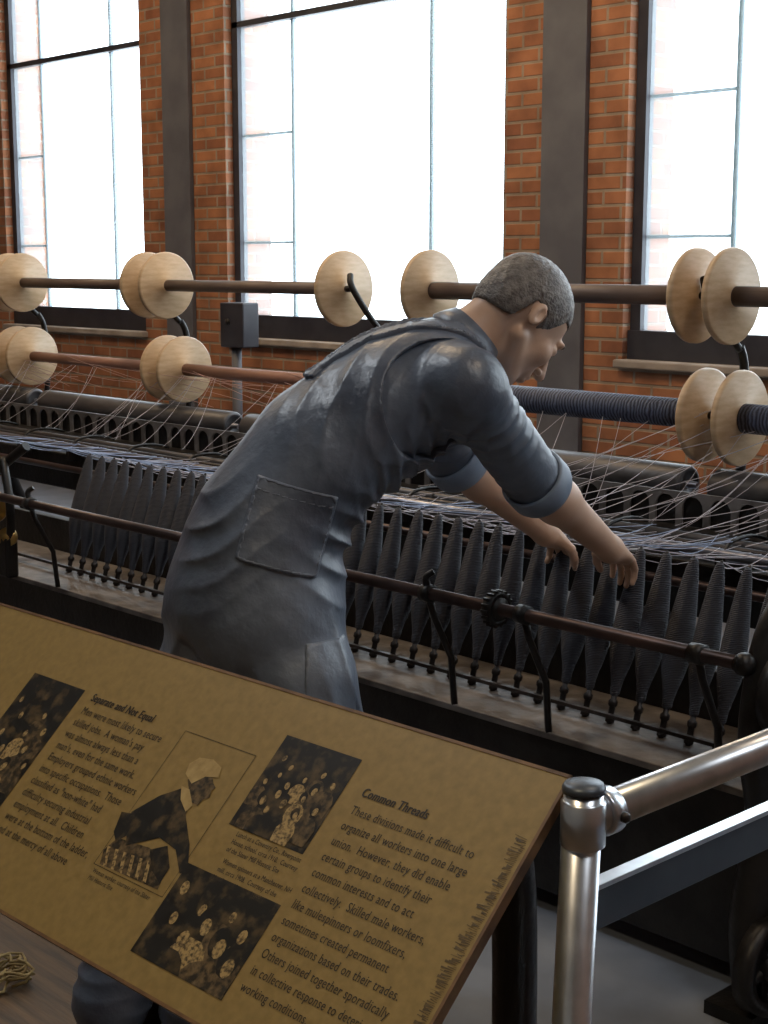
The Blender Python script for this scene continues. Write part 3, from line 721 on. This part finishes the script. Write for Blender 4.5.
# head
bd.op(he(-.012, 0, .03, .098, .076, .086), .02)
bd.op(he(.034, 0, -.034, .058, .057, .074), .025)
bd.op(he(.066, 0, -.097, .022, .026, .018), .022)
for s_ in (-1, 1):
    bd.op(cap(hp(.0, s_*.053, -.052), hp(.056, s_*.026, -.096), .015*KS, .012*KS), .02)
    bd.op(he(.066, s_*.038, -.025, .02, .02, .020), .025)
bd.op(he(.084, 0, .022, .012, .050, .012), .014)
for s_ in (-1, 1): bd.op(he(.102, s_*.032, .001, .018, .018, .012), .009, 'sub')
for s_ in (-1, 1): bd.op(he(.079, s_*.032, .001, .013, .016, .012), .005)
bd.op(cap(hp(.090, 0, .014), hp(.119, 0, -.032), .008*KS, .0115*KS), .012)
for s_ in (-1, 1): bd.op(he(.104, s_*.012, -.036, .010, .008, .007), .006)
bd.op(he(.086, 0, -.058, .013, .025, .018), .014)
bd.op(he(.098, 0, -.062, .007, .020, .005), .006); bd.op(he(.095, 0, -.074, .007, .018, .006), .006)
bd.op(he(.108, 0, -.068, .008, .022, .0022), .003, 'sub')
for s_ in (-1, 1):
    EB = (( HF - HR*s_*-.3).normalized(), (HR*1.0 + HF*s_*-.3).normalized(), HU)
    bd.op(ell(hp(-.018, s_*.077, -.008), (.015*KS, .0075*KS, .026*KS), EB), .006)
    bd.op(ell(hp(-.014, s_*.084, -.005), (.008*KS, .006*KS, .016*KS), EB), .005, 'sub')
# hands
def hand(wr, d, lat, thumb):
    lat = (lat-d*lat.dot(d)).normalized(); n = d.cross(lat).normalized()
    if n.z > 0: n = -n
    pcn = wr+d*.05
    bd.op(cap(wr, wr+d*.03, .030, .027), .02)
    bd.op(ell(pcn, (.042, .054, .020), (lat, d, n)), .015)
    for i, (o_, L) in enumerate(((-.031, .92), (-.0105, 1.0), (.0105, .95), (.031, .76))):
        o2 = o_*(-thumb)   # index lies on the thumb side
        b0 = wr+d*(.085-.25*abs(o_))+lat*o2+n*.002
        p_ = b0; ang = 0
        for j, (ln, da) in enumerate(((.044, 12), (.027, 24), (.021, 20))):
            ang += math.radians(da+i*4); q = p_+(d*math.cos(ang)+n*math.sin(ang)+lat*o2*1.2)*ln*L
            bd.op(cap(p_, q, .0100-.001*j, .0092-.001*j), .003 if j == 0 else .002); p_ = q
    t0 = wr+d*.025+lat*thumb*.028; t1 = t0+d*.03+lat*thumb*.025+n*.012; t2 = t1+d*.028+lat*thumb*.004+n*.016; t3 = t2+d*.02-lat*thumb*.006+n*.012
    bd.op(cap(t0, t1, .015, .012), .01); bd.op(cap(t1, t2, .0115, .010), .003); bd.op(cap(t2, t3, .010, .0085), .003)
hand(wrR, hdR, Vector((1, -.1, 0)), -1)
hand(wrL, hdL, Vector((1, -.1, 0)), 1)
person = bd.mesh("person", M_SKIN)
person["label"] = "person in denim overalls leaning over the machine, reaching for spindles"; person["category"] = "person"
del bd
# ---- folds: local families of soft ridges
def ridge(ph): 
    s_ = np.abs(np.sin(ph)); return 1-s_**.7
def foldset(Fd, c, wdir, lam, sig, amp, seed):
    c = np.array(c, float); w = np.array(Vector(wdir).normalized(), float); R = 2.2*max(sig)
    sl = Fd.sub((c-R, c+R), 0)
    if sl is None: return
    X, Y, Z = Fd.grid(sl); x_, y_, z_ = X-c[0], Y-c[1], Z-c[2]
    g = np.exp(-((x_/sig[0])**2+(y_/sig[1])**2+(z_/sig[2])**2))
    warp = .8*np.sin(7*x_+6*z_+seed)+.7*np.sin(10*y_-7*z_+2*seed)+.3*np.sin(25*(x_+y_)+seed)
    ph = (x_*w[0]+y_*w[1]+z_*w[2])*math.pi/lam+warp
    Fd.F[sl] -= (amp*g*(ridge(ph)-.45)*(.5+.5*np.sin(13*(x_-y_)+9*z_+seed))).astype(np.float32)
Z3 = Vector((0, 0, 1))
def cloth(Fd):
    fs = [(P1+RT*.13-FH*.08, (Z3*.75+RT*.65), .048, (.15, .15, .13), .022, 2.3),
          (P1-RT*.10-FH*.10, (Z3*.8-RT*.5), .052, (.12, .12, .12), .014, 1.3),
          (P2-FH*.08+RT*.10, (sp*.8+Z3*-.5), .062, (.18, .18, .14), .016, 4.1),
          (P3-FH*.1-sp*.02, (B3[0]*.9+sp*.4), .065, (.18, .18, .16), .010, .7),
          (P3-FH*.1+RT*.08-Z3*.05, (sp*.6-Z3*.7), .045, (.10, .10, .10), .014, 5.7),
          (shR-sp*.12+Vector((0, 0, -.08)), (sp*.9+RT*.2), .038, (.13, .13, .12), .024, 3.2),
          (elR*.6+shR*.4, (elR-shR)+Z3*-.1, .036, (.13, .13, .12), .018, 5.0),
          (elL*.55+shL*.45, (elL-shL), .040, (.12, .12, .12), .016, 1.7),
          (hipR+Vector((0, 0, -.02))-FH*.08, (RT*.85+Z3*.45), .055, (.15, .18, .24), .020, 2.9),
          (hipL+Vector((0, 0, -.02))-FH*.08, (RT*.85-Z3*.45), .055, (.15, .18, .24), .020, .4),
          (anR+Z3*.08, Z3, .035, (.1, .1, .1), .014, 1.1), (anL+Z3*.08, Z3, .035, (.1, .1, .1), .014, 2.6)]
    for f in fs: foldset(Fd, *f)
# ---- shirt
sf = Field(.005)
for pr, k in torso(.000)[1:]: sf.op(pr, k)
for sh, el in ((shR, elR), (shL, elL)):
    sf.op(cap(P4.lerp(sh, .4), sh, .080, .074), .06)
    sf.op(cap(sh, el, .073, .067), .05)
sf.op(cap(P4, C7, .09, .074), .05)
cloth(sf)
for el, wr in ((elR, wrR), (elL, wrL)):
    d = (wr-el).normalized(); sf.op(cap(el+d*.10, el+d*.16, .084, .084), .004, 'sub')
nd = (hp(-.045, 0, -.03)-C7).normalized()
sf.op(cap(C7+nd*.08, C7+nd*.14, .075, .09), .004, 'sub')
shirt = sf.mesh("shirt", M_SHIRT, person, "blue-grey work shirt with rolled sleeves"); del sf
# cuffs
for el, wr, sh in ((elR, wrR, shR), (elL, wrL, shL)):
    d = ((wr-el).normalized()+(el-sh).normalized()*.5).normalized()
    MB().lathe([(.050, .046), (.062, .058), (.0725, .055), (.077, .042), (.0765, .0), (.073, -.006), (.068, -.004), (.06, .02), (.050, .046)], el, d, 32).obj("cuff", M_CUFF, shirt, "rolled up lighter sleeve cuff")
# collar
cb_ = C7+nd*.038
cl = MB().lathe([(.064, -.03), (.080, -.034), (.090, -.022), (.081, .0), (.069, .022), (.062, .018), (.062, -.01), (.064, -.03)], cb_, nd, 32)
cl.obj("collar", M_SHIRT, shirt, "folded shirt collar")
# ---- overalls
of = Field(.005)
for pr, k in torso(.017): of.op(pr, k)
of.op(cap(P4, C7, .10, .07), .05)
of.op(cap(at(228, 600, 3.17), at(202, 725, 3.2), .122, .124), .05); of.op(cap(at(284, 600, 3.07), at(307, 735, 3.03), .118, .122), .05)
for h_, kn, an in ((hipR, knR, anR), (hipL, knL, anL)):
    of.op(cap(h_, kn, .120, .108), .02); of.op(cap(kn, an+Vector((0, 0, -.02)), .104, .082), .04)
cloth(of)
# seat cleft and inner leg separation
mid0 = (hipR+hipL)/2-B0[1]*.165
of.op(cap(mid0+Vector((0, 0, .08)), (knR+knL)/2-B0[1]*.10, .008, .045), .05, 'sub')
of.op(boxp((anR+anL)/2+Vector((0, 0, -.17)), (.6, .6, .09), ((1, 0, 0), (0, 1, 0), (0, 0, 1))), .004, 'sub')
# armholes and neck
of.op(cap(shR+B3[0]*.015-sp*.05, shR+B3[0]*.14-sp*.05, .140, .155), .003, 'sub')
of.op(cap(shL-B3[0]*.03-sp*.03, shL-B3[0]*.14-sp*.03, .135, .15), .003, 'sub')
of.op(cap(C7+nd*.07, C7+nd*.2, .100, .12), .003, 'sub')
keep = of.F.copy()
ov = of.mesh("overalls", M_DENIM, person, "worn blue-grey denim bib overalls")
def shellpart(name, inflate, prims, m_, label, par=None):
    of.F = keep-inflate
    G = np.full_like(of.F, 1.0)
    for f, bb in prims:
        X, Y, Z = of.grid((slice(None),)*3); G = np.minimum(G, f(X, Y, Z).astype(np.float32))
    of.F = np.maximum(of.F, G)
    return of.mesh(name, m_, par or ov, label)
pk = at(286, 530, 2.95)
tilt = (RT*.96+Vector((0, 0, -.26))).normalized(); tz = (Vector((0, 0, .96))+RT*.26).normalized()
pko = shellpart("pocket", .0065, [boxp(pk, (.085, .12, .085), (tilt, FH, tz))], M_DENIM, "patch pocket on the seat")
pk2 = at(330, 690, 2.92)
shellpart("pocket", .0055, [boxp(pk2, (.05, .1, .09), (RT, FH, Vector((0, 0, 1))))], M_DENIM, "leg tool pocket")
shellpart("seam", .0085, [boxp(pk+tz*.082, (.085, .12, .003), (tilt, FH, tz)), boxp(pk+tz*.060, (.083, .12, .0025), (tilt, FH, tz)), boxp(pk-tz*.079, (.081, .12, .003), (tilt, FH, tz)),
                          boxp(pk+tilt*.080, (.003, .12, .083), (tilt, FH, tz)), boxp(pk-tilt*.080, (.003, .12, .083), (tilt, FH, tz))], M_SEAM, "raised stitched pocket seams", person)
BS1 = basis(sp+B3[0]*.28, shax); BS2 = basis(sp-B3[0]*.28, shax)
sc1 = P4-B3[1]*.10+B3[0]*.055+sp*.0; sc2 = P4-B3[1]*.10-B3[0]*.055+sp*.0
shellpart("strap", .008, [boxp(sc1, (.019, .12, .24), BS1), boxp(sc2, (.019, .12, .24), BS2)], M_DENIM, "crossed shoulder strap")
shellpart("seam", .0105, [boxp(sc1+BS1[0]*.016, (.0022, .12, .24), BS1), boxp(sc1-BS1[0]*.016, (.0022, .12, .24), BS1), boxp(sc2+BS2[0]*.016, (.0022, .12, .24), BS2), boxp(sc2-BS2[0]*.016, (.0022, .12, .24), BS2)], M_SEAM, "stitched strap edge", person)
del of, keep
# ---- hair
hf = Field(.0035, np.array(hc)-.19, np.array(hc)+.19)
hf.op(he(-.013, 0, .032, .1010, .0790, .0885), .02); hf.op(he(-.05, 0, -.02, .056, .062, .058), .03)
X, Y, Z = hf.grid((slice(None),)*3)
x_, y_, z_ = X-hc.x, Y-hc.y, Z-hc.z
qf = (x_*HF.x+y_*HF.y+z_*HF.z)/KS; qr = (x_*HR.x+y_*HR.y+z_*HR.z)/KS; qu = (x_*HU.x+y_*HU.y+z_*HU.z)/KS
um = np.interp(qf.ravel(), [-.2, -.08, -.045, -.036, .0, .006, .026, .045, .09], [-.06, -.055, -.045, .012, .012, -.022, .0, .045, .062]).reshape(qf.shape)
hf.F = np.maximum(hf.F, ((um-qu)*KS*.6).astype(np.float32))
hf.F += (.0009*np.sin(qf*420+4*np.sin(qr*90))*np.sin(qr*300+qu*120)).astype(np.float32)
hf.mesh("hair", M_HAIR, person, "short cropped grey-brown hair"); del hf
for s_ in (-1, 1):
    MB().lathe([(0, -.0085)]+[(.0085*math.sin(a), -.0085*math.cos(a)) for a in [math.pi*k/8 for k in range(1, 8)]]+[(0, .0085)], hp(.0835, s_*.032, -.001), HF, 14).obj("eye", M_EYE, person)
    MB().tube([hp(.093, s_*.014, .022), hp(.096, s_*.03, .027), hp(.087, s_*.05, .022)], [.003, .004, .002], 8).obj("eyebrow", M_HAIR, person)
# boots
for an in (anR, anL):
    bo = Field(.006, np.array(an)-np.array([.15, .2, .10]), np.array(an)+np.array([.18, .35, .12]))
    bo.op(cap(an+Vector((0, 0, .03)), an+Vector((0, -.01, -.05)), .05, .045), .02); bo.op(cap(an+Vector((0, 0, -.045)), an+Vector((.03, .17, -.055)), .05, .042), .04)
    bo.op(boxp(an+Vector((0, 0, -.194)), (.4, .4, .10), ((1, 0, 0), (0, 1, 0), (0, 0, 1))), .003, 'sub')
    bo.mesh("boot", M_BOOT, person, "dark leather work boot")

# ------------------------------------------------------------------ light
w = bpy.data.worlds.new("world"); sc.world = w; w.use_nodes = True
bg = w.node_tree.nodes["Background"]; bg.inputs[0].default_value = (.84, .94, 1.0, 1); bg.inputs[1].default_value = 5.8
def area(name, loc, tgt, size, power, col, spot=None):
    l = bpy.data.lights.new(name, 'SPOT' if spot else 'AREA'); l.energy = power; l.color = col
    if spot: l.spot_size = math.radians(spot); l.spot_blend = .6; l.shadow_soft_size = size
    else: l.size = size
    o = bpy.data.objects.new(name, l); sc.collection.objects.link(o); o.location = loc
    o.rotation_euler = (Vector(tgt)-Vector(loc)).to_track_quat('-Z', 'Y').to_euler(); return o
area("sign_lamp", (-1.2, -.5, 4.0), (-1.65, .95, .9), .15, 145, (1, .78, .50), 38)
area("ceiling_fill_lamp", (-4.5, 3.4, 4.4), (-4.5, 5.6, 1.5), 1.0, 72, (1, .74, .46))
area("ceiling_fill_lamp", (-8.0, 3.0, 4.4), (-8.0, 5.6, 1.5), 1.0, 68, (1, .74, .46))
area("figure_fill", (-4.4, 1.3, 4.3), (-2.4, 2.1, 1.2), .3, 32, (.88, .94, 1.0))  # added cool fill imitating window light on the figure's back
area("figure_fill", (-.6, 2.6, 4.3), (-2.3, 2.1, 1.2), .3, 20, (1.0, .78, .56))  # added warm front fill for the figure, not an actual fixture
area("ceiling_fill_lamp", (1.2, 1.6, 4.3), (-.9, 1.6, 1.0), .8, 26, (.92, .96, 1.0))  # added cool fill to offset warm reflections on the guard rail
